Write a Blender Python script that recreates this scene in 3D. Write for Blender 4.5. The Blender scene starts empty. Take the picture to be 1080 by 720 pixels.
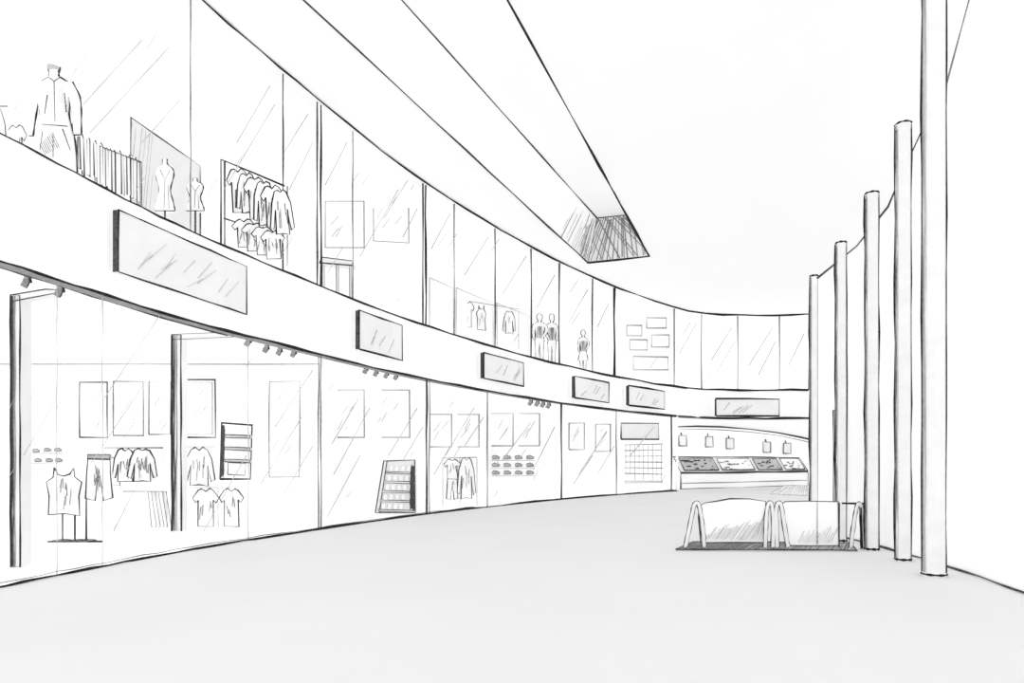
import bpy, math, random
from mathutils import Vector
random.seed(7)
FPX=700.0; EYE=1.6; HOR=487.5
H1,H2,H3=4.17,5.8,10.2      # fascia bottom, fascia top, ceiling
ZU=5.74                      # upper shop floor
ZC=4.7                       # ground shop ceiling

# ------------------------------------------------------------------ materials
def mat(name,col,emit=0.0,rough=0.9,noise=0.03,scale=3.0):
    m=bpy.data.materials.new(name); m.use_nodes=True
    nt=m.node_tree; b=nt.nodes['Principled BSDF']
    tc=nt.nodes.new('ShaderNodeTexCoord'); n=nt.nodes.new('ShaderNodeTexNoise')
    n.inputs['Scale'].default_value=scale; n.inputs['Detail'].default_value=3
    nt.links.new(tc.outputs['Object'],n.inputs['Vector'])
    r=nt.nodes.new('ShaderNodeValToRGB')
    c0=[max(0,c*(1-noise)) for c in col]; c1=[min(1,c*(1+noise)) for c in col]
    r.color_ramp.elements[0].position=.3; r.color_ramp.elements[1].position=.7
    r.color_ramp.elements[0].color=(*c0,1); r.color_ramp.elements[1].color=(*c1,1)
    nt.links.new(n.outputs['Fac'],r.inputs['Fac'])
    nt.links.new(r.outputs['Color'],b.inputs['Base Color'])
    b.inputs['Roughness'].default_value=rough
    b.inputs['Specular IOR Level'].default_value=0.1
    if emit>0:
        nt.links.new(r.outputs['Color'],b.inputs['Emission Color'])
        b.inputs['Emission Strength'].default_value=emit
    return m
def g(v): return (v,v,v)
E=0.32  # self-glow given to surfaces to lift the whites; none is a lamp
PAPER=mat('painted_white',g(.90),E,noise=.01,scale=.6)
CEIL=mat('ceiling_white',g(.868),E,noise=.008,scale=.4)
FLOOR=mat('polished_floor_grey',g(.745),.15,rough=.7,noise=.015,scale=.35)
SIGN=mat('sign_panel_grey',g(.79),E*.8,noise=.03,scale=2)
CLOTH=mat('cloth_white',g(.86),E,noise=.03,scale=5)
CLOTHG=mat('cloth_grey',g(.45),.08,noise=.15,scale=6)
GREY=mat('soffit_shade_and_plain_grey',g(.36),.03,noise=.25,scale=12)
MIDG=mat('panel_midgrey',g(.58),.12,noise=.06,scale=6)
METAL=mat('brushed_metal_light',g(.82),.2,rough=.5,noise=.04,scale=4)
INK=mat('pencil_dark',g(.028),0,noise=.6,scale=14)  # pencil tones for added outlines and hatching, not fitted trim
INK2=mat('pencil_graphite',g(.09),0,noise=.5,scale=14)
INK3=mat('pencil_soft_grey',g(.27),.02,noise=.3,scale=14)
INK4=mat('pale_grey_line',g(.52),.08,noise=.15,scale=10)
GL=bpy.data.materials.new('window_glass'); GL.use_nodes=True
nt=GL.node_tree; nt.nodes.clear()
o=nt.nodes.new('ShaderNodeOutputMaterial'); t=nt.nodes.new('ShaderNodeBsdfTransparent')
t.inputs['Color'].default_value=(.98,.98,.98,1)
gl=nt.nodes.new('ShaderNodeBsdfGlossy'); gl.inputs['Roughness'].default_value=.15
mx=nt.nodes.new('ShaderNodeMixShader'); mx.inputs[0].default_value=.03
nt.links.new(t.outputs[0],mx.inputs[1]); nt.links.new(gl.outputs[0],mx.inputs[2]); nt.links.new(mx.outputs[0],o.inputs[0])

# ------------------------------------------------------------------ geometry helpers
def U(x,y,Y): return Vector(((x-540)/FPX*Y, Y, EYE+(HOR-y)/FPX*Y))
SN=[(-1500,1110),(-400,555),(-200,450),(0,345),(180,252),(338,185),(450,143),(590,103),(715,79),(790,75.5),(853,76)]
def S(px):
    if px<=SN[0][0]: return SN[0][1]
    for i in range(len(SN)-1):
        if SN[i][0]<=px<=SN[i+1][0]:
            x0,y0=SN[i]; x1,y1=SN[i+1]
            def sl(k):
                if k<=0 or k>=len(SN)-1:
                    k2=max(0,min(len(SN)-2,k)); return (SN[k2+1][1]-SN[k2][1])/(SN[k2+1][0]-SN[k2][0])
                return (SN[k+1][1]-SN[k-1][1])/(SN[k+1][0]-SN[k-1][0])
            h=x1-x0; t=(px-x0)/h
            return (2*t**3-3*t*t+1)*y0+(t**3-2*t*t+t)*h*sl(i)+(-2*t**3+3*t*t)*y1+(t**3-t*t)*h*sl(i+1)
    return SN[-1][1]
def FY(px,f=1.0): return H1*FPX/S(px)*f
def F(px,z,f=1.0):
    Y=FY(px,f); return Vector(((px-540)/FPX*Y,Y,z))
def PFx(x,y,f=1.0): return U(x,y,FY(x,f))
class B:
    def __init__(s,name,parent=None):
        s.n=name; s.v=[]; s.f=[]; s.mi=[]; s.mats=[]; s.parent=parent; s.smooth=[]
    def _m(s,m):
        if m not in s.mats: s.mats.append(m)
        return s.mats.index(m)
    def face(s,pts,m,sm=False):
        b=len(s.v); s.v+= [tuple(p) for p in pts]; s.f.append(list(range(b,b+len(pts)))); s.mi.append(s._m(m)); s.smooth.append(sm)
    def prism(s,pts,off,m,edge=0,em=None,back=False,jit=.35):
        off=Vector(off); n=len(pts); b=len(s.v)
        s.v+=[tuple(p) for p in pts]+[tuple(Vector(p)+off) for p in pts]
        k=s._m(m)
        s.f.append(list(range(b,b+n))); s.mi.append(k); s.smooth.append(False)
        s.f.append([b+n+i for i in reversed(range(n))]); s.mi.append(k); s.smooth.append(False)
        for i in range(n):
            j=(i+1)%n
            s.f.append([b+j,b+i,b+n+i,b+n+j]); s.mi.append(k); s.smooth.append(False)
        if edge>0: s.tube(list(pts)+[pts[0]],edge,em or INK2,jit)
        if back: s.tube([Vector(p)+off for p in pts]+[Vector(pts[0])+off],edge*.6,em or INK2,jit)
    def tube(s,pts,w,m,jit=.35,vary=True):  # pencil stroke as a tube, thickened with depth from the camera
        pts=[Vector(p) for p in pts]; q=[]
        for i in range(len(pts)-1):
            a,b=pts[i],pts[i+1]; L=(b-a).length; dep=max(2,.5*(a.y+b.y))
            n=max(1,min(14,int(L*FPX/dep/28)))
            for k in range(n): q.append(a.lerp(b,k/n))
        q.append(pts[-1])
        k=s._m(m); prev=None; N=len(q)
        ph=random.random()*6
        for i,p in enumerate(q):
            dep=max(2,p.y)
            d=(q[min(i+1,N-1)]-q[max(i-1,0)])
            if d.length<1e-6: d=Vector((0,0,1))
            d.normalize()
            a=d.cross(Vector((0,1,0)))
            if a.length<.15: a=d.cross(Vector((1,0,0)))
            a.normalize(); bb=d.cross(a).normalized()
            j=(random.random()-.5)*2*jit*dep/FPX if 0<i<N-1 else 0
            c=p+a*j
            r=.5*w*dep/FPX*((1+.34*math.sin(ph+i*1.7)) if vary else 1)
            base=len(s.v)
            for (u,v2) in ((1,0),(0,1),(-1,0),(0,-1)): s.v.append(tuple(c+a*u*r+bb*v2*r))
            if prev is not None:
                for e in range(4):
                    f=(e+1)%4
                    s.f.append([prev+e,prev+f,base+f,base+e]); s.mi.append(k); s.smooth.append(False)
            prev=base
    def limb(s,pts,rad,Y,m,dr=.8,edge=1.2,em=None,seg=16,caps=True,pxspace=True):
        """tapered organic form: pts in drawing plane at depth Y, radii alike"""
        P=[U(x,y,Y) for x,y in pts] if pxspace else [Vector(p) for p in pts]
        R=[r*Y/FPX for r in rad] if pxspace else list(rad)
        def cr(A,i,t):
            n=len(A); p0=A[max(i-1,0)];p1=A[i];p2=A[i+1];p3=A[min(i+2,n-1)]
            return .5*((2*p1)+(p2-p0)*t+(2*p0-5*p1+4*p2-p3)*t*t+(3*p1-p0-3*p2+p3)*t**3)
        Q=[];RR=[]
        for i in range(len(P)-1):
            for kk in range(4):
                Q.append(cr(P,i,kk/4)); RR.append(max(.0005,cr(R,i,kk/4)))
        Q.append(P[-1]); RR.append(R[-1])
        k=s._m(m); prev=None; Lf=[];Rt=[]; N=len(Q)
        for i,p in enumerate(Q):
            d=(Q[min(i+1,N-1)]-Q[max(i-1,0)]).normalized()
            a=d.cross(Vector((0,1,0)))
            if a.length<.1: a=Vector((1,0,0))
            a.normalize(); bb=d.cross(a).normalized(); r=RR[i]
            base=len(s.v)
            for e in range(seg):
                an=2*math.pi*e/seg
                s.v.append(tuple(p+a*math.cos(an)*r+bb*math.sin(an)*r*dr))
            if prev is None and caps:
                s.f.append(list(range(base,base+seg))); s.mi.append(k); s.smooth.append(False)
            if prev is not None:
                for e in range(seg):
                    f=(e+1)%seg
                    s.f.append([prev+e,prev+f,base+f,base+e]); s.mi.append(k); s.smooth.append(True)
            prev=base; Lf.append(p+a*r); Rt.append(p-a*r)
        if caps: s.f.append(list(reversed(range(prev,prev+seg)))); s.mi.append(k); s.smooth.append(False)
        if edge>0:
            s.tube(Lf,edge,em or INK2,.1); s.tube(Rt,edge,em or INK2,.1)
            s.tube([Lf[0],Rt[0]],edge*.8,em or INK2,.1); s.tube([Lf[-1],Rt[-1]],edge*.8,em or INK2,.1)
    def hatch(s,a0,a1,b0,b1,n,w,m,jit=.3,rnd=.5):
        a0,a1,b0,b1=map(Vector,(a0,a1,b0,b1))
        for i in range(n):
            t=(i+.5+(random.random()-.5)*rnd)/n; t=min(1,max(0,t))
            e0=random.random()*.06; e1=1-random.random()*.12
            A=a0.lerp(a1,t); Bp=b0.lerp(b1,t)
            s.tube([A.lerp(Bp,e0),A.lerp(Bp,e1)],w,m,jit)
    def dhatch(s,a,b,c,d,n,w,m,slant=.35,jit=.2,ragged=.08):
        """diagonal strokes over quad a-b (bottom) d-c (top)"""
        a,b,c,d=map(Vector,(a,b,c,d))
        def q(u,v): return a.lerp(b,u).lerp(d.lerp(c,u),v)
        for i in range(n):
            u=-slant+(1+slant)*(i+random.random())/n
            v0=0 if u>=0 else -u/slant; v1=1 if u+slant<=1 else (1-u)/slant
            v0+=random.random()*.06; v1-=random.random()*ragged
            if v1-v0<.06: continue
            s.tube([q(u+slant*v0,v0),q(u+slant*v1,v1)],w,m,jit)
    def done(s,origin=None):
        if not s.v: return None
        vs=[Vector(v) for v in s.v]
        mn=Vector([min(v[i] for v in vs) for i in range(3)]); mxx=Vector([max(v[i] for v in vs) for i in range(3)])
        c=(mn+mxx)/2; c.z=mn.z
        me=bpy.data.meshes.new(s.n); me.from_pydata([tuple(v-c) for v in vs],[],s.f)
        for m in s.mats: me.materials.append(m)
        for i,p in enumerate(me.polygons):
            p.material_index=s.mi[i]; p.use_smooth=s.smooth[i]
        me.update()
        ob=bpy.data.objects.new(s.n,me); ob.location=c
        bpy.context.scene.collection.objects.link(ob)
        return ob
def P(l,Y): return [U(x,y,Y) for x,y in l]

# ------------------------------------------------------------------ room shell
pxs=[-1500,-900,-600,-400,-250,-120]+list(range(0,853,24))+[853]
extra=[(22,37.9),(27,35.5),(31,31),(33,25)]
plan=[(-9.0,-5.0)]+[(F(p,0).x,F(p,0).y) for p in pxs]+extra
def planf(f):
    return [(-9.0*f,-5.0)]+[(F(p,0,f).x,F(p,0,f).y) for p in pxs]+[(x*f,y*f) for x,y in extra]

b=B('floor'); b.prism([Vector(p) for p in ((-34,-6,0),(42,-6,0),(42,56,0),(-34,56,0))],(0,0,-.2),FLOOR); b.done()
# pale shop floor inside the glass line
b=B('floor'); q=planf(1.004)[:-4]
b.prism([Vector((x,y,.006)) for x,y in q if True and x<9.4]+[Vector((14,55,.006)),Vector((-33,55,.006)),Vector((-33,-5,.006))],(0,0,-.005),PAPER); b.done()

# ceiling with recessed light well
A=Vector((-5.78,8,H3)); Bq=Vector((-1.73,8,H3)); C=Vector((5.73,27.7,H3)); D=Vector((3.27,28.6,H3))
A2=Vector((-5.5,8.4,12.04)); B2=Vector((-2.35,8.4,12.04)); C2=Vector((4.75,28.0,12.04)); D2=Vector((3.62,28.35,12.04))
o=[Vector(p) for p in ((-34,-6,H3),(42,-6,H3),(42,56,H3),(-34,56,H3))]
b=B('ceiling')
b.face([o[0],o[1],Bq,A],CEIL); b.face([o[1],o[2],C,Bq],CEIL); b.face([o[2],o[3],D,C],CEIL); b.face([o[3],o[0],A,D],CEIL)
b.face([A,D,D2,A2],CEIL); b.face([Bq,A,A2,B2],CEIL); b.face([C,Bq,B2,C2],CEIL); b.face([D,C,C2,D2],SIGN); b.face([A2,B2,C2,D2],CEIL)  # far end face takes a greyer tone for its shade
b.done()
b=B('pencil_lines_1')  # added pencil outlines of the recess, plus hatched shade
b.tube([A,D],2.4,INK2,.6); b.tube([D,C],1.9,INK,.4); b.tube([C,Bq],2.6,INK,.6)
b.tube([A2,D2],2.1,INK2,.5); b.tube([D2,C2],1.4,INK2,.3); b.tube([D,D2],1.5,INK2,.3); b.tube([C,C2],1.6,INK2,.3)
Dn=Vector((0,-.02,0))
b.dhatch(D+Dn,C+Dn,C2+Dn,D2+Dn,18,.85,INK3,.3); b.dhatch(C+Dn*2,D+Dn*2,D2+Dn*2,C2+Dn*2,11,.75,INK3,.5)  # crossed hatching draws the shade on the recess end face
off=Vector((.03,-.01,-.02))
b.dhatch(D.lerp(A,.16)+off,D.lerp(A,.005)+off,D2.lerp(A2,.005)+off,D2.lerp(A2,.15)+off,20,.6,INK4,.3,ragged=.7)  # ragged hatching draws shade fading along the recess side
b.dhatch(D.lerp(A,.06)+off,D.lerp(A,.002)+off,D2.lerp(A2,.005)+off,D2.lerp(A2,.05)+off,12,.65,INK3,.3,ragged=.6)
b.done()

# fascia between storeys
b=B('wall_left')
q=planf(1.035)
for i in range(len(plan)-1):
    (x0,y0),(x1,y1)=plan[i],plan[i+1]; (u0,v0),(u1,v1)=q[i],q[i+1]
    b.face([(x0,y0,H1),(x1,y1,H1),(x1,y1,H2),(x0,y0,H2)],PAPER)
    b.face([(x0,y0,H1),(u0,v0,H1),(u1,v1,H1),(x1,y1,H1)],GREY)  # underside coloured dark grey to stand for its shade
    b.face([(x0,y0,H2),(x1,y1,H2),(u1,v1,H2),(u0,v0,H2)],PAPER)
    b.face([(u0,v0,H1),(u0,v0,H2),(u1,v1,H2),(u1,v1,H1)],PAPER)
b.done()
b=B('pencil_lines_2')  # added pencil contours along the facade edges, not a fitted trim
def along(z,p0,p1,f=.999,step=18):
    r=[];p=p0
    while p<p1: r.append(F(p,z,f)); p+=step
    r.append(F(p1,z,f)); return r
b.tube(along(H3-.02,-120,853),2.3,INK,.6)
b.tube(along(H2,-120,853),2.1,INK,.6)
b.tube(along(H1,-120,340),2.8,INK,.6); b.tube(along(H1,340,853),2.0,INK,.6)
b.tube(along(H1+.0,-120,240,1.034),1.9,INK2,.5)
b.done()
b=B('base_line_left')  # added pencil line where the shopfront meets the floor
b.tube([v+Vector((0,0,.02)) for v in along(0,-120,715)],2.5,INK,.6)
b.tube([v+Vector((0,0,.06)) for v in along(0,-120,500,1.003)],.9,INK3,.7)
b.done()
for nm,z,dz,f in (('ceiling',ZC,.06,1.036),('floor',ZU,-.06,1.036)):
    q=planf(f)
    b=B(nm); b.prism([Vector((x,y,z)) for x,y in q]+[Vector((42,25,z)),Vector((42,55,z)),Vector((-33,55,z)),Vector((-33,-5,z))],(0,0,dz),PAPER); b.done()
LB=1.22
b=B('wall_back')
b.prism([Vector((-33,20.8,0)),Vector((-6.02,20.8,0)),Vector((-6.02,20.8,ZC)),Vector((-33,20.8,ZC))],(0,.1,0),PAPER)
b.tube([Vector((-33,20.78,ZC-.02)),Vector((-6.02,20.78,ZC-.02))],1.5,INK4,.3)
b.done()
b=B('wall_back')
r=[F(p,0,LB) for p in list(range(338,716,20))+[715]]
for i in range(len(r)-1):
    a,c=r[i],r[i+1]; b.face([a,c,c+Vector((0,0,ZC)),a+Vector((0,0,ZC))],PAPER)
b.done()
b=B('wall_back')
r=[F(p,ZU,1.35) for p in [-400,-200]+list(range(0,853,30))+[853]]
for i in range(len(r)-1):
    a,c=r[i],r[i+1]; h=Vector((0,0,H3-ZU)); b.face([a,c,c+h,a+h],PAPER)
b.done()
def divider(px,f0,f1,z0,z1,n='wall_divider'):
    b=B(n); a=F(px,z0,f0); c=F(px,z0,f1); h=Vector((0,0,z1-z0))
    b.prism([a,c,c+h,a+h],(.12,0,0),PAPER); b.done()
divider(337,1.04,1.31,0,ZC); divider(713,1.0,LB,0,ZC-.01)
b=B('wall_far'); b.prism([Vector((9,52,0)),Vector((32,52,0)),Vector((32,52,ZC)),Vector((9,52,ZC))],(0,.1,0),PAPER); b.done()

# ------------------------------------------------------------------ glazing
wn=[0]
def window(p0,p1,z0,z1,mull,glints,extra_g=6):
    wn[0]+=1; b=B('window_%d'%wn[0]); f=1.012
    r=[];p=p0
    while p<p1: r.append(p); p+=24
    r.append(p1)
    for i in range(len(r)-1):
        b.face([F(r[i],z0,f),F(r[i+1],z0,f),F(r[i+1],z1,f),F(r[i],z1,f)],GL)
    for (px,w,m) in mull: b.tube([F(px,z0,f),F(px,z1,f)],w,m,.5)
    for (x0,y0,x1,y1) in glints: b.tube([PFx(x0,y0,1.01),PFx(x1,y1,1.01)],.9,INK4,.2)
    q0=max(p0,4)
    for k in range(extra_g):   # more drawn reflection streaks added to the panes
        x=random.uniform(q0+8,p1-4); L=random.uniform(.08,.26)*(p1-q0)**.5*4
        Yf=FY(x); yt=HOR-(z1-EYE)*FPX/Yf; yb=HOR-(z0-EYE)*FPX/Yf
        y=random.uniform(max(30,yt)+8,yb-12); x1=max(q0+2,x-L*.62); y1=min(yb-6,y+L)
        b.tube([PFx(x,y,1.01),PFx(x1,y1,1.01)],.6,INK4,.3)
    b.done()
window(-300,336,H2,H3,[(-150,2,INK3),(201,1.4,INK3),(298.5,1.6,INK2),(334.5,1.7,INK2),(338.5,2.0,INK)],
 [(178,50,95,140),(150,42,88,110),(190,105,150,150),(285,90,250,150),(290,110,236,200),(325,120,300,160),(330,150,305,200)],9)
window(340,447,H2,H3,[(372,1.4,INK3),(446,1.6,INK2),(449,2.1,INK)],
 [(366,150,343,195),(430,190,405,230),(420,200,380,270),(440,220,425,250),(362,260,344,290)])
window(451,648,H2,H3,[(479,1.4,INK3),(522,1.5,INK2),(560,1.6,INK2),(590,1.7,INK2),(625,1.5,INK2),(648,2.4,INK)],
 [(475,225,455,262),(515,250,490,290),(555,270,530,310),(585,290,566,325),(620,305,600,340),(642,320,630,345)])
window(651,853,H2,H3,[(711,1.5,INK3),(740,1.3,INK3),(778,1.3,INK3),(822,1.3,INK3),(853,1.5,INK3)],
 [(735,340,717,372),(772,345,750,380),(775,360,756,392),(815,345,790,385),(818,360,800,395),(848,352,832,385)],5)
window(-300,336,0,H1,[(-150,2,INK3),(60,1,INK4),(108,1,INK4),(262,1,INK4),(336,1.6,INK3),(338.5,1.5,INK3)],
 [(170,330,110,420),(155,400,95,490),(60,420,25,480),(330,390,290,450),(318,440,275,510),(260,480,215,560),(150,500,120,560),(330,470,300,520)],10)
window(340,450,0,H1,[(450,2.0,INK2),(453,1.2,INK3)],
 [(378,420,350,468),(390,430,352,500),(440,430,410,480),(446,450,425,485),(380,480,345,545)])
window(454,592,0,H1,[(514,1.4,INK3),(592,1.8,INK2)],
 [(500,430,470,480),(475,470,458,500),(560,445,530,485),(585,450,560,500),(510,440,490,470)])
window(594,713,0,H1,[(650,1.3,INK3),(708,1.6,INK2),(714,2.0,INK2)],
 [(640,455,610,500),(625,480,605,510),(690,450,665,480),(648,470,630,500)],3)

# ------------------------------------------------------------------ fascia signs
def fascia_sign(x0,x1,ytl,ybl,ytr,ybr,n=9):
    b=B('shop_sign'); f=.985
    zt=.5*(PFx(x0,ytl,f).z+PFx(x1,ytr,f).z); zb=.5*(PFx(x0,ybl,f).z+PFx(x1,ybr,f).z)
    a=F(x0,zb,f); c=F(x1,zb,f)
    nrm=(c-a).cross(Vector((0,0,1))).normalized()
    if nrm.y>0: nrm=-nrm
    h=Vector((0,0,zt-zb)); front=[a,c,c+h,a+h]
    back=-nrm*(.08+.002*a.y)
    b.prism(front,back,SIGN,1.8,INK)
    e=(a-c).normalized()*.01
    b.face([a+e,a+e+h,a+e+h+back,a+e+back],INK2)
    nn=nrm*.012
    for k in range(n):
        t=random.uniform(.12,.8); L=random.uniform(.08,.16); z0=random.uniform(.1,.4); z1=z0+random.uniform(.25,.45)
        b.tube([a.lerp(c,t)+h*z0+nn,a.lerp(c,min(.97,t+L))+h*z1+nn],.7,INK4,.1)  # loose pale strokes draw shading on the sign face
    b.done()
fascia_sign(125,260,226,291,277,328,12)
fascia_sign(379,424,327,368,343,380,5)
fascia_sign(510,552,371,399,383,407,5)
fascia_sign(606,642,397,420,403,424,4)
fascia_sign(663,701,407,428,412,431,4)
fascia_sign(755,822,418,437,423,440,6)

# ------------------------------------------------------------------ right side wall and columns
RW=[(4.6,3.0),(5.35,5.0),(5.95,6.8),(6.24,8.09),(6.5,9.2),(6.67,10.2),(6.8,11.0),(6.85,11.6),(6.92,12.2),(7.02,13.5),(7.06,14.3),(7.1,15.4),(9,19),(16,24)]
RT=[10.2,10.2,10.2,9.9,8.6,7.35,7.1,6.7,6.3,6.0,5.95,5.88,5.7,5.6]
b=B('wall_right')
for i in range(len(RW)-1):
    (x0,y0),(x1,y1)=RW[i],RW[i+1]; z0,z1=RT[i],RT[i+1]; w=.12
    b.face([(x0,y0,0),(x1,y1,0),(x1,y1,z1),(x0,y0,z0)],PAPER)
    b.face([(x0+w,y0,0),(x0+w,y0,z0),(x1+w,y1,z1),(x1+w,y1,0)],PAPER)
    b.face([(x0,y0,z0),(x1,y1,z1),(x1+w,y1,z1),(x0+w,y0,z0)],PAPER)
b.tube([Vector((x-.01,y,z)) for (x,y),z in list(zip(RW,RT))[5:12]],2.2,INK2,.4)
b.tube([Vector((x-.01,y,z)) for (x,y),z in list(zip(RW,RT))[3:6]],2.0,INK3,.4)
b.done()
b=B('base_line_right'); b.tube([Vector((x-.02,y,.02)) for x,y in RW[1:12]],2.0,INK2,.4); b.done()  # added pencil line where the right wall meets the floor

def column(px,Y,dpx,ztop):
    b=B('round_column'); r=dpx/2*Y/FPX; cx=(px-540)/FPX*Y; seg=28
    def ring(z,rr): return [Vector((cx+math.cos(2*math.pi*e/seg)*rr,Y+math.sin(2*math.pi*e/seg)*rr,z)) for e in range(seg)]
    zs=[(0,r*1.06),(.05,r*1.06),(.06,r),(ztop-.1,r),(ztop-.09,r*1.04),(ztop,r*1.04)]
    rr=[ring(z,q) for z,q in zs]
    for i in range(len(rr)-1):
        for e in range(seg):
            f=(e+1)%seg; b.face([rr[i][e],rr[i][f],rr[i+1][f],rr[i+1][e]],METAL,True)
    b.face(rr[-1],METAL); b.face(list(reversed(rr[0])),METAL)
    def on(a,z,k=1.0): return Vector((cx+math.cos(a)*r*k,Y+math.sin(a)*r*k,z))
    off=math.atan2(cx,Y)
    for ang,w,m in ((math.pi-off,2.8,INK),(-off,2.2,INK),(math.pi*1.08-off,1.5,INK2),(math.pi*1.15-off,1.1,INK3),(math.pi*1.22-off,1.1,INK3),(math.pi*1.28-off,.9,INK4),(-math.pi*.1-off,1.2,INK3)):  # outline strokes, with graded ones drawing shade on the shaft
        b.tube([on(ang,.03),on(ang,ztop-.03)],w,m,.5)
    b.tube([on(2*math.pi*e/24,ztop,1.04) for e in range(25)],1.9,INK,.1)
    b.tube([on(2*math.pi*e/24,.03,1.06) for e in range(25)],2.4,INK,.1)
    b.done()
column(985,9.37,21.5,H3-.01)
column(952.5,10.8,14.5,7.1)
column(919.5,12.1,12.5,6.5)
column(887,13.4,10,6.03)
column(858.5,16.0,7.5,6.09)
b=B('door_1')
a=Vector((7.0,13.95,0)); c=Vector((7.02,14.25,0)); hh=Vector((0,0,2.72))
b.prism([a+Vector((-.12,0,0)),c+Vector((-.12,0,0)),c+Vector((-.12,0,0))+hh,a+Vector((-.12,0,0))+hh],(.1,0,0),MIDG,1.3,INK2)
b.done()

# ------------------------------------------------------------------ glass barrier
b=B('glass_barrier')
Yb=12.3
def pl(x,Y): return Vector(((x-540)/FPX*Y,Y,.03))
plate=[pl(713,12.0),pl(808,11.9),pl(814,12.0),pl(904,11.85),pl(897,12.9),pl(731,13.2)]
b.prism(plate,(0,0,-.03),MIDG,1.5,INK2)
up1=Vector((0,0,.012))
b.dhatch(plate[0]+up1,plate[3]+up1,plate[4]+up1,plate[5]+up1,75,.9,INK3,.05)
def pane(l,m=PAPER): b.prism(P(l,Yb+.02),(0,.03,0),m,1.3,INK2)
pane([(739,572),(737,545),(738,533),(744,530),(756,528),(770,526),(790,526),(808,528.5),(808,572)])
pane([(829,575),(826,545),(824,532),(828,529),(850,528),(884,529),(885,575)])
for x in (862,): b.tube(P([(x,529),(x,574)],Yb),1.0,INK3,.2)
for k in range(32):  # pale hatching draws shade low on the first pane
    x=744+k*1.95; yb=570-random.random()*3; h=5+k*.55+random.random()*8
    x1=min(806,x+h*.7); b.tube([U(x,yb,Yb),U(x1,yb-h,Yb)],.6,INK4,.1)
for k in range(14):  # same drawn shade on the second pane
    x=842+k*2.6; h=5+random.random()*9+k*.4; b.tube([U(x,572,Yb),U(min(884,x+h*.5),572-h,Yb)],.6,INK4,.1)
for l in ([(722.5,579),(726,562),(730,542),(732,533),(735,530),(737.5,534),(740,548),(742,566),(742.5,578)],
          [(807,578),(807.5,560),(808.5,540),(810,532),(812,530),(814,533),(815.5,550),(815,577)],
          [(819.5,577),(819,555),(818.5,538),(819.5,532),(821.5,530),(824,534),(827.5,556),(831,577)],
          [(897,580),(899,562),(902,542),(904,533),(906,531),(908,534),(909,550),(910,579)]):
    b.limb(l,[2.0]*2+[1.8]*(len(l)-4)+[2.0]*2,Yb-.06,METAL,1.0,1.2,INK)
b.tube(P([(888,530.5),(911,531)],Yb),2.6,INK,.1); b.tube(P([(885,530),(885,577)],Yb),2.2,INK2,.1)
b.tube(P([(908,535),(909,578)],Yb-.1),2.2,INK,.1)
b.done()

# ------------------------------------------------------------------ clothes
TS=[(.35,0),(.22,.04),(0,.25),(.12,.38),(.22,.3),(.2,1),(.8,1),(.78,.3),(.88,.38),(1,.25),(.78,.04),(.65,0),(.5,.07)]
LS=[(.38,0),(.25,.05),(.1,.3),(0,.85),(.13,.9),(.24,.45),(.22,1),(.5,.97),(.78,1),(.76,.45),(.87,.9),(1,.85),(.9,.3),(.75,.05),(.62,0),(.5,.06)]
TK=[(.25,0),(.22,.2),(.05,.3),(.12,.6),(.1,1),(.5,.97),(.9,1),(.88,.6),(.95,.3),(.78,.2),(.75,0),(.65,.14),(.5,.18),(.35,.14)]
PT=[(.1,0),(.05,.4),(0,.95),(.36,1),(.5,.3),(.66,1),(1,.93),(.92,.4),(.9,0)]
def gar(b,shape,x0,y0,x1,y1,Y,m=None,w=1.1,folds=4,sk=0,em=None):
    m=m or CLOTH; th=.06
    l=[(x0+u*(x1-x0)+sk*v,y0+v*(y1-y0)+random.uniform(-.5,.5)) for u,v in shape]
    b.prism(P(l,Y),(0,th,0),m,w,em or INK2,jit=.3)
    for k in range(folds):
        u=random.uniform(.3,.7); v=random.uniform(.2,.6)
        xa=x0+u*(x1-x0)+sk*v; ya=y0+v*(y1-y0)
        b.tube([U(xa,ya,Y-.01),U(xa+random.uniform(-2,2),ya+random.uniform(.15,.38)*(y1-y0),Y-.01)],w*.6,INK3,.2)
def stand(b,x,y,Y,w=1.4,base=8):
    g0=HOR+EYE*FPX/Y
    b.tube([U(x,y,Y+.1),U(x,g0-.5,Y+.1)],w,INK2,.1)
    c=U(x,g0,Y+.1); c.z=.015
    r=base*Y/FPX
    b.prism([c+Vector((math.cos(t*math.pi/6)*r,math.sin(t*math.pi/6)*r,.02)) for t in range(12)],(0,0,-.02),GREY,.9,INK2)
b=B('clothing_display_stand'); Y=13.25
gar(b,TK,47,493,88,543,Y,folds=8,w=1.5)
gar(b,PT,90,480,119,528,Y+.5,m=CLOTH,folds=8,w=1.6); b.prism(P([(92,479),(116,479),(116,484),(92,484)],Y+.48),(0,.05,0),CLOTHG,1.2,INK)
for x in (66,79,91): stand(b,x,525,Y,2.2,9)
b.tube([U(50,571,Y),U(108,571,Y)],2.0,INK,.2)
b.done()
b=B('clothing_rack'); Y=16.5; g0=HOR+EYE*FPX/Y
gar(b,LS,118,473,146,508,Y,m=CLOTH,folds=8,w=1.5,em=INK); gar(b,LS,134,473,166,508,Y-.2,m=SIGN,folds=12,w=1.6,em=INK)
gar(b,TS,112,482,130,512,Y+.3,folds=3)
b.tube(P([(110,472),(172,472)],Y+.1),1.2,INK2,.1)
for x in (111,171): b.tube(P([(x,472),(x,g0-.3)],Y+.1),.8,INK4,.1)
b.done()
b=B('clothing_rack'); Y=15.5; g0=HOR+EYE*FPX/Y
b.tube(P([(130,518),(176,518)],Y),1,INK3,.1)
for k in range(5):
    x=156+k*4; b.prism(P([(x,518),(x+3,518),(x+9,555),(x+4,556)],Y+.05*k),(0,.04,0),CLOTH,.8,INK3)
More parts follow.
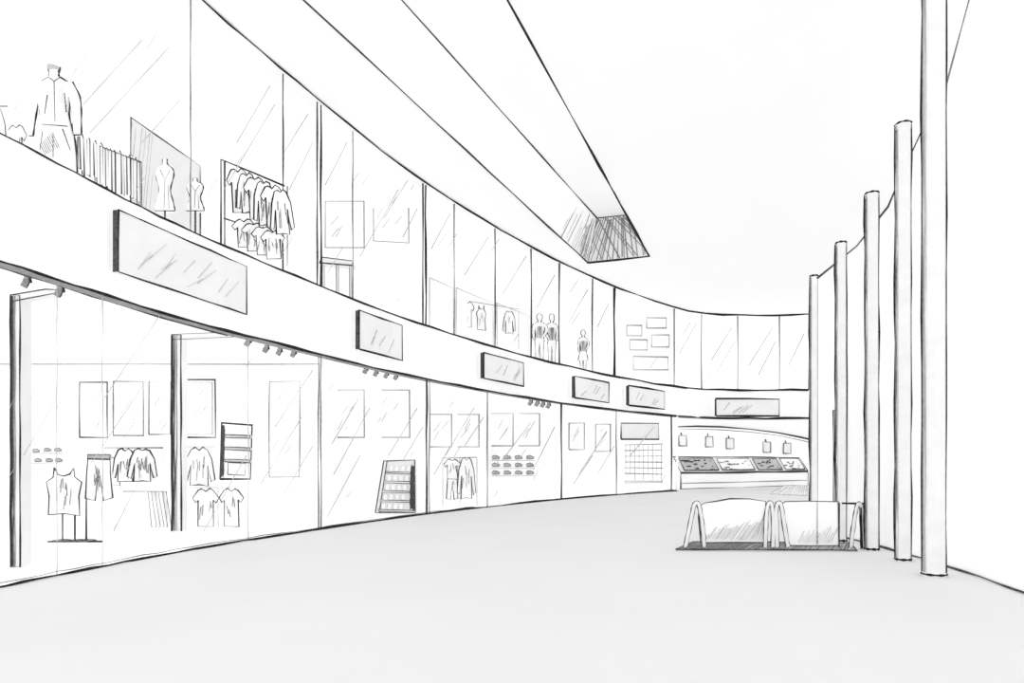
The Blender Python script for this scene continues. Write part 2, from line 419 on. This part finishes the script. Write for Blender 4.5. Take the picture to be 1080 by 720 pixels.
for x in (131,176): b.tube(P([(x,518),(x,g0-.3)],Y),.8,INK4,.1)
b.done()
b=B('clothing_rack'); Y=16.0; g0=HOR+EYE*FPX/Y
gar(b,LS,193,472,227,512,Y,folds=6,w=1.3); gar(b,TS,203,515,231,555,Y-.2,folds=4,w=1.3); gar(b,TS,231,515,257,555,Y-.2,folds=4,w=1.3)
b.tube(P([(190,471),(228,471)],Y+.1),.9,INK3,.1); b.tube(P([(200,514),(258,514)],Y-.1),.8,INK4,.1)
for x in (191,): b.tube(P([(x,471),(x,g0-.3)],Y+.1),.8,INK4,.1)
b.tube(P([(230,514),(230,g0-.3)],Y-.05),.8,INK4,.1)
b.done()
def shoes(name,pos,Y,s=1.0,shelf=None):
    b=B(name)
    for x,y in pos:
        b.limb([(x-4*s,y+.6),(x-1*s,y),(x+2*s,y+.3),(x+4.2*s,y+.9)],[1.3*s,2.0*s,1.5*s,.6*s],Y,CLOTHG,.7,.8,INK)
    for (x0,x1,y) in shelf: b.prism(P([(x0,y),(x1,y),(x1,y+.8),(x0,y+.8)],Y-.1),(0,.3,0),SIGN,.4,INK4)
    b.done()
shoes('shoe_shelf',[(38,475),(50,474),(61,474),(40,485),(52,485),(62,485)],20.5,.9,[(33,66,477.6),(33,66,488)])
shoes('shoe_shelf',[(x,y) for y in (482,490,498) for x in (523,535,547,559)],FY(540,1.15),.95,[(518,564,485),(518,564,493),(518,564,501)])

b=B('door_frame'); Y=10.1
b.prism(P([(11,598),(21,598),(21,311),(11,311)],Y),(0,.25,0),SIGN,1.8,INK)
for x,w,m in ((12,2.0,INK),(13.8,1.5,INK2),(15.6,1.1,INK3)): b.tube(P([(x,597),(x,312)],Y-.01),w,m,.6)  # dark strokes draw shade down the left of the post
b.prism(P([(11,318),(11,311),(48,305),(60,305),(60,309),(30,314)],Y),(0,.2,0),SIGN,1.2,INK2); b.done()
b=B('door_frame'); Y=15.4
b.prism(P([(181,560.2),(191,560.2),(191,353),(181,353)],Y),(0,.3,0),SIGN,1.8,INK)
for x,w,m in ((182,1.8,INK),(184,1.5,INK2),(186,1.0,INK3)): b.tube(P([(x,559),(x,354)],Y-.01),w,m,.6)  # left side of this post darkened with drawn shade too
b.prism(P([(181,358),(181,352),(262,350),(262,354)],Y),(0,.3,0),SIGN,1.0,INK3); b.done()

def poster(x0,y0,x1,y1,Y,w=1.1,em=None,n=3,m=None,name='wall_poster',inner=False,y0b=None,y1b=None):
    b=B(name)
    l=[(x0,y1),(x1,y1b or y1),(x1,y0b or y0),(x0,y0)]
    b.prism(P(l,Y),(0,.05,0),m or PAPER,w,em or INK3)
    if inner:
        l2=[(x0+3,y1-3),(x1-3,(y1b or y1)-3),(x1-3,(y0b or y0)+3),(x0+3,y0+3)]
        pp=P(l2,Y-.01); b.tube(pp+[pp[0]],.8,INK3,.2)
    for k in range(n):
        if y1-y0<24: break
        x=random.uniform(x0+3,x1-9); y=random.uniform(y0+14,y1-4)
        b.tube([U(x,y,Y-.012),U(x+random.uniform(5,8),y-random.uniform(8,13),Y-.012)],.6,INK4,.1)
    b.done()
Yp=20.7
poster(84,403,113,461,Yp,1.7,INK2); poster(119.5,402,151,459,Yp,1.6,INK3); poster(157,402,180,458,Yp,1.4,INK3)
poster(194,400,227,461,Yp,2.0,INK2,inner=True); poster(284,402,316,503,Yp,1.3,INK3,5)
PF=1.19
poster(350,411,384,461,FY(367,PF),1.4,INK3); poster(394,411,432,461,FY(413,PF),1.4,INK3)
for x0,x1,y0,y1 in ((453,476,437,471),(482,505,437,471),(517,541,436,470),(546,569,436,470)):
    poster(x0,y0,x1,y1,FY(.5*(x0+x1),PF),1.3,INK3,3)
poster(600,446,616,474,FY(608,1.17),1.3,INK3,2); poster(628,447,644,476,FY(636,1.17),1.3,INK3,2)
poster(655,446,695,463,FY(675,1.12),1.6,INK2,3,SIGN)
b=B('wire_shelf_rack'); Y=FY(678,1.1)
for i in range(6): b.tube(P([(659,469+i*6),(699,468+i*6.4)],Y),.9,INK3,.4)
for i in range(9): b.tube(P([(660+i*4.7,469),(660+i*4.7,501 if i%2 else 506)],Y),.8,INK4,.4)
b.prism(P([(659,507),(699,507),(699,509),(659,509)],Y),(0,.4,0),SIGN,.6,INK3)
b.done()
b=B('wall_display_rack'); Y=20.3
b.prism(P([(232,505),(264,505),(266,448),(234,446)],Y),(0,.35,0),PAPER,2.0,INK)
b.dhatch(U(232,503,Y-.01),U(236,503,Y-.01),U(237,448,Y-.01),U(234,448,Y-.01),20,1.0,INK2,.6)
for y in (458,471,484): b.prism(P([(237,y),(264,y+1),(264,y+4),(237,y+3)],Y-.15),(0,.15,0),MIDG,1.1,INK2)
b.prism(P([(240,500),(258,501),(259,489),(241,488)],Y-.03),(0,.02,0),PAPER,.9,INK2)
b.done()
b=B('magazine_rack'); Y=20.9
b.prism(P([(396,540.5),(438,540.5),(437,485),(405,486)],Y),(0,.45,0),SIGN,1.7,INK2)
b.prism(P([(396,540.5),(400,540.5),(408,486),(405,486)],Y-.03),(0,.03,0),SIGN,.9,INK2)
for i in range(5):
    y=497+i*10; x0=407-i*2.0
    b.prism(P([(x0,y),(436,y+1),(437,y+3),(x0-.6,y+2)],Y-.22),(0,.2,0),SIGN,.8,INK2)
    for k in range(4):
        xx=x0+3+k*6.2; b.prism(P([(xx,y),(xx+4.4,y),(xx+4.8,y-6),(xx+.6,y-6)],Y-.1),(0,.03,0),PAPER,.5,INK4)
b.dhatch(U(432,538,Y-.24),U(438,540,Y-.24),U(437,490,Y-.24),U(433,488,Y-.24),20,.8,INK2,.8)  # hatching draws shade on the right side of the rack
b.done()
b=B('clothing_rack'); Y=FY(485,1.1); g0=HOR+EYE*FPX/Y
gar(b,TS,468,484,486,505,Y,folds=4,w=1); gar(b,LS,482,482,502,526,Y-.1,folds=5,w=1); gar(b,PT,471,500,483,527,Y+.1,folds=3,w=1)
b.tube(P([(466,483),(503,482)],Y+.1),.9,INK3,.1)
for x in (467,485,503): b.tube(P([(x,483),(x,g0-.3)],Y+.1),.8,INK4,.1)
b.done()

def tracks(lst,f=1.09):
    for x,y in lst:
        b=B('track_light'); Y=FY(x,f); s=14/ Y
        top=U(x,y,Y); top.z=ZC-.01
        s=min(1,max(.5,s*.75))
        b.tube([top,U(x,y,Y)],1.4*s,INK,.0)
        b.limb([(x+1.5*s,y-5*s),(x+1*s,y),(x-2*s,y+6*s)],[2.2*s,3.4*s,3.4*s],Y,GREY,.9,1.4*s,INK)
        b.limb([(x+4*s,y-6*s),(x+5.5*s,y+2*s)],[1.2*s,1.5*s],Y,INK,1,0,None)
        b.done()
tracks([(27,296),(62,306)],1.05)
tracks([(261,360),(280,367),(294,370),(309,372)]); tracks([(385,390),(396,393),(407,395),(417,397)]); tracks([(559,424),(566,425),(572,426),(578,427)])

# ------------------------------------------------------------------ upper storey
def gfloor(Y): return HOR-(ZU-EYE)*FPX/Y
b=B('mannequin'); Y=10.0; gf=gfloor(Y)
b.limb([(57,74),(57,78),(57,82),(57,87),(57,93),(57,104),(58,122),(58,136),(58,155),(58,gf-1)],[5,5,6,14,18.5,17.5,15,18.5,22,24],Y,CLOTH,.5,2.1,INK)
b.limb([(43,89),(36,104),(33,122),(31,143)],[5,5.6,5,4],Y-.02,CLOTH,.9,2.0,INK)
b.limb([(72,89),(79,104),(81,120),(82,142)],[5,5.4,4.8,3.8],Y-.02,CLOTH,.9,2.0,INK)
b.limb([(57,71),(57,74)],[6.5,6],Y,MIDG,1.0,1.8,INK)
for l in ([(44,85),(51,81),(57,86),(64,81),(72,86)],[(57,86),(58,128)],[(44,131),(71,133)],[(45,138),(42,158)],[(66,136),(74,158)],[(56,140),(56,166)],[(50,100),(47,120)],[(68,98),(70,118)]):
    b.tube(P(l,Y-.3),1.1,INK2,.3)
for k in range(9):
    b.tube(P([(42+k*1.6,152-k*1.6),(48+k*1.8,163-k)],Y-.34),.7,INK3,.2)
for k in range(7):
    b.tube(P([(60+k*1.5,100+k*3),(66+k*.8,92+k*3)],Y-.3),.6,INK4,.2)
b.done()
b=B('clothing_rack'); Y=9.4; gf=gfloor(Y)
gar(b,LS,-22,112,8,gf-6,Y,folds=4); gar(b,TS,6,132,28,gf-4,Y+.5,folds=3)
b.tube(P([(-24,112),(8,112)],Y+.1),1.2,INK3,.1); b.tube(P([(-10,112),(-10,gf-.5)],Y+.1),1.2,INK3,.1)
b.done()
b=B('clothes_rail'); Y0,Y1=10.9,12.6; n=20
for k in range(n):
    t=k/(n-1); Yk=Y0+(Y1-Y0)*t; x=84+t*62+random.uniform(-.8,.8); y0=142+t*27+random.uniform(-2,1); y1=184+t*32+random.uniform(-6,3)
    b.prism(P([(x-1.4,y0+3),(x,y0),(x+.9,y0+3),(x+1.3,y1),(x-1.2,y1-2)],Yk),(.02,.05,0),CLOTH,1.3,INK if k%3 else INK2,jit=.6)
b.tube([U(82,145,Y0),U(149,171,Y1)],1.3,INK2,.2)
for x,y,Yk in ((82,145,Y0),(149,171,Y1)): b.tube([U(x,y,Yk),U(x,gfloor(Yk)-.5,Yk)],1.2,INK2,.2)
b.done()
b=B('display_panel')
z0=ZU+.01; a=U(138,135,12.9); c=U(211,165,15.0)
zt=.5*(a.z+c.z); a.z=z0; c.z=z0; h=Vector((0,0,zt-z0))
b.prism([a,c,c+h,a+h],(0,.08,0),SIGN,1.6,INK2)
b.dhatch(a-Vector((0,.01,0)),a.lerp(c,.3)-Vector((0,.01,0)),a.lerp(c,.3)+h-Vector((0,.01,0)),a+h-Vector((0,.01,0)),8,.6,INK4,.5)
b.done()
def bust(x,yt,yb,w,Y):
    b=B('mannequin_bust'); h=yb-yt; gf=gfloor(Y)
    b.limb([(x,yt),(x,yt+.1*h),(x,yt+.2*h),(x,yt+.35*h),(x,yt+.6*h),(x,yt+.85*h),(x,yb)],[w*.22,w*.24,w*.8,w*.85,w*.55,w*.85,w],Y,CLOTH,.7,1.6,INK)
    b.tube(P([(x-w*.5,yt+.2*h),(x,yt+.4*h),(x+w*.5,yt+.2*h)],Y-.2),.8,INK3,.1)
    b.tube(P([(x,yt+.4*h),(x-1,yb-3)],Y-.22),.8,INK3,.1); b.tube(P([(x+w*.3,yt+.5*h),(x+w*.4,yb-2)],Y-.2),.8,INK3,.1)
    if gf>yb: b.tube(P([(x,yb-1),(x,gf-.5)],Y),1.8,INK2,.1)
    b.done()
bust(174,168,222,10.5,12.3); bust(206,188,222,9.5,12.7)
b=B('clothes_rail'); Y=14.0; gf=gfloor(Y)
for k in range(6):
    x=238+k*9; y=178+k*4.4; gar(b,LS if k%2 else TS,x,y,x+25,y+44+random.uniform(-4,3),Y-.09*k,CLOTH,1.4,7,3,INK)
for k in range(4):
    x=244+k*10; y=231+k*4; gar(b,TS,x,y,x+26,y+30,Y-.09*k+.05,CLOTH,1.3,6,2,INK)
b.tube(P([(233,168),(300,196)],Y+.15),1.6,INK,.2); b.tube(P([(236,230),(290,248)],Y+.15),1.3,INK2,.2)
for x,y in ((233,168),(237,170),(303,196)): b.tube(P([(x,y),(x,gf-.5)],Y+.15),1.8 if x<250 else 1.0,INK2,.2)
b.done()
def uposter(x0,y0,x1,y1,f=1.2,m=PAPER,w=1.0,em=None,sl=0):
    poster(x0,y0,x1,y1,FY(.5*(x0+x1),f),w,em or INK3,3,m,y0b=y0+sl,y1b=y1+sl)
uposter(343,212,384,261,1.2,m=CLOTH,w=1.3); uposter(394,207,431,254,1.2,m=CLOTH,sl=2,w=1.3)
b=B('wooden_stool'); Y=FY(355,1.08); gf=gfloor(Y)
b.prism(P([(337,277),(340,271),(371,275),(372,280)],Y),(0,.4,0),SIGN,1.4,INK2)
for x in (341,356,370):
    for d in (0,.35):
        b.prism(P([(x-1.2,gf-.2),(x+1.2,gf-.2),(x+1.2,279),(x-1.2,279)],Y+d),(0,.05,0),SIGN,.9,INK3)
b.done()
b=B('display_partition')
for x0,x1,ya,yb_ in ((453,478,293,303),(481,520,303,319),(524,558,319,333)):
    f=1.08
    a=PFx(x0,0,f);c=PFx(x1,0,f)
    zt=.5*(PFx(x0,ya,f).z+PFx(x1,yb_,f).z)
    a.z=c.z=ZU+.01; h=Vector((0,0,zt-a.z)); b.prism([a,c,c+h,a+h],(0,.06,0),PAPER,1.1,INK4)
b.done()
b=B('clothes_rail'); Y=FY(505,1.05); gf=gfloor(Y)
gar(b,TS,487,318,500,345,Y,folds=3,w=.9); gar(b,TK,502,322,513,348,Y,folds=3,w=.9); gar(b,LS,530,328,544,352,Y+1.0,folds=2,w=.8)
b.tube(P([(485,316),(548,326)],Y+.1),.9,INK4,.1)
for x,y in ((486,316),(547,326)): b.tube(P([(x,y),(x,gf-.3)],Y+.1),.8,INK4,.1)
b.done()
def fullman(x,yt,s,Y,dress=False,arm=1):
    b=B('mannequin'); gf=gfloor(Y); H=gf-yt
    def y(t): return yt+t*H
    b.limb([(x,y(0)),(x,y(.02)),(x,y(.07)),(x+.2*s,y(.12)),(x,y(.14))],[.6*s,1.9*s,2.5*s,1.7*s,1.1*s],Y,CLOTH,1,1.4,INK)
    b.limb([(x,y(.13)),(x,y(.165)),(x,y(.2)),(x,y(.3)),(x,y(.42)),(x,y(.52)),(x,y(.7 if dress else .56))],
           [1.2*s,1.5*s,4.6*s,4.4*s,3.3*s,4.2*s,(6 if dress else 4)*s],Y,CLOTH,.6,1.3,INK)
    for sd in (-1,1):
        b.limb([(x+sd*2*s,y(.5)),(x+sd*2.1*s,y(.74)),(x+sd*2.2*s,y(.96))],[2.2*s,1.5*s,.9*s],Y,CLOTH,1,1.0,INK2)
        b.limb([(x+sd*2.0*s,y(.975)),(x+sd*2.8*s,y(.99))],[1*s,1.2*s],Y-.05,GREY,1.5,0)
        k=(2.6 if arm*sd>0 else 0)
        b.limb([(x+sd*4.3*s,y(.2)),(x+sd*(5.6+k*.4)*s,y(.33)),(x+sd*(5.2-k)*s,y(.47)),(x+sd*(5.0-k*1.3)*s,y(.5))],[1.3*s,1.2*s,.9*s,.7*s],Y-.04,CLOTH,1,1.0,INK2)
    for k in range(4): b.tube(P([(x-2+k*1.3,y(.25)),(x-2.5+k*1.5,y(.48))],Y-.14),.7,INK2,.1)
    b.done()
fullman(569,331,1.15,FY(571,1.03),arm=1); fullman(582,331,1.0,FY(582,1.05),arm=-1); fullman(615,348,.85,FY(615,1.03),True)
for q4 in ((661,343,677,354),(682,335,703,346),(664,358,683,369),(687,353,706,366),(668,376,705,390)):
    uposter(*q4,f=1.08,w=1.3,em=INK3)

# ------------------------------------------------------------------ far bay
b=B('wall_bulkhead')
arc=[(715,450),(735,449.5),(760,450),(790,452.5),(820,456),(845,461),(870,467)]
for i in range(len(arc)-1):
    a=U(*arc[i],41.5); c=U(*arc[i+1],41.5); b.face([a,c,Vector((c.x,c.y,ZC)),Vector((a.x,a.y,ZC))],PAPER)
b.tube([U(x,y,41.45) for x,y in arc],1.6,INK2,.2); b.tube([U(x,y+3,41.6) for x,y in arc],.8,INK3,.2)
b.done()
for x,y in ((720,459),(748,460),(770,462),(809,466),(830,467)):
    b=B('wall_sign'); Y=51.85
    b.prism(P([(x-4,y+11),(x+4,y+11),(x+4,y),(x-4,y)],Y),(0,.12,0),SIGN,1.1,INK2)
    b.tube(P([(x-2,y-3),(x-1,y)],Y),1.2,INK2,0)
    b.done()
b=B('display_counter')
L0,R0=39.6,46.5
def ctr(x,Y,z): return Vector(((x-540)/FPX*Y,Y,z))
f0=ctr(718,L0,0);f1=ctr(852,R0,0); dv=Vector((-.3,1.3,0))
b.prism([f0,f1,f1+Vector((0,0,.95)),f0+Vector((0,0,.95))],dv,PAPER,1.5,INK2)
s0=f0+Vector((0,0,1.0)); s1=f1+Vector((0,0,1.0)); up=dv*.7+Vector((0,0,.95))
b.prism([s0,s1,s1+up,s0+up],(0,.05,-.05),SIGN,1.3,INK2)
for t0,t1,m in ((.03,.27,MIDG),(.3,.55,PAPER),(.58,.78,MIDG),(.81,.98,PAPER)):
    o3=Vector((0,-.03,.03)); aa=s0.lerp(s1,t0)+up*.1+o3; bb=s0.lerp(s1,t1)+up*.1+o3
    b.prism([aa,bb,bb+up*.78,aa+up*.78],(0,.02,-.02),m,1.2,INK2)
    for k in range(16):
        t=random.random()*.95; v=random.random()*.7; q1=aa.lerp(bb,t)+up*v*.9+Vector((0,-.04,.03)); b.tube([q1,q1.lerp(bb+up*v,.14)],1.1,INK2 if m is MIDG else INK3,.1)
b.tube([f0+Vector((0,-.05,.35)),f1+Vector((0,-.05,.35))],.8,INK3,.2)
b.done()
b=B('hatched_floor_patch');  # pale patch with hatch strokes laid on the floor
q=[Vector(((x-540)/FPX*(EYE*FPX/(y-HOR)),EYE*FPX/(y-HOR),.02)) for x,y in ((812,521),(851,523),(851,510),(832,509))]
b.prism(q,(0,0,-.015),SIGN,.8,INK4); b.hatch(q[0],q[1],q[3],q[2],14,.6,INK4); b.done()

# ------------------------------------------------------------------ light
w=bpy.data.worlds.new('World'); bpy.context.scene.world=w; w.use_nodes=True
w.node_tree.nodes['Background'].inputs[0].default_value=(1,1,1,1); w.node_tree.nodes['Background'].inputs[1].default_value=1.2
cam=bpy.data.cameras.new('Camera'); co=bpy.data.objects.new('Camera',cam); bpy.context.scene.collection.objects.link(co)
co.location=(0,0,EYE); co.rotation_euler=(math.radians(90),0,0)
cam.sensor_width=36; cam.lens=FPX/1080*36; cam.shift_y=(HOR-360)/1080; cam.clip_end=300
bpy.context.scene.camera=co
bpy.context.scene.view_settings.view_transform='Standard'
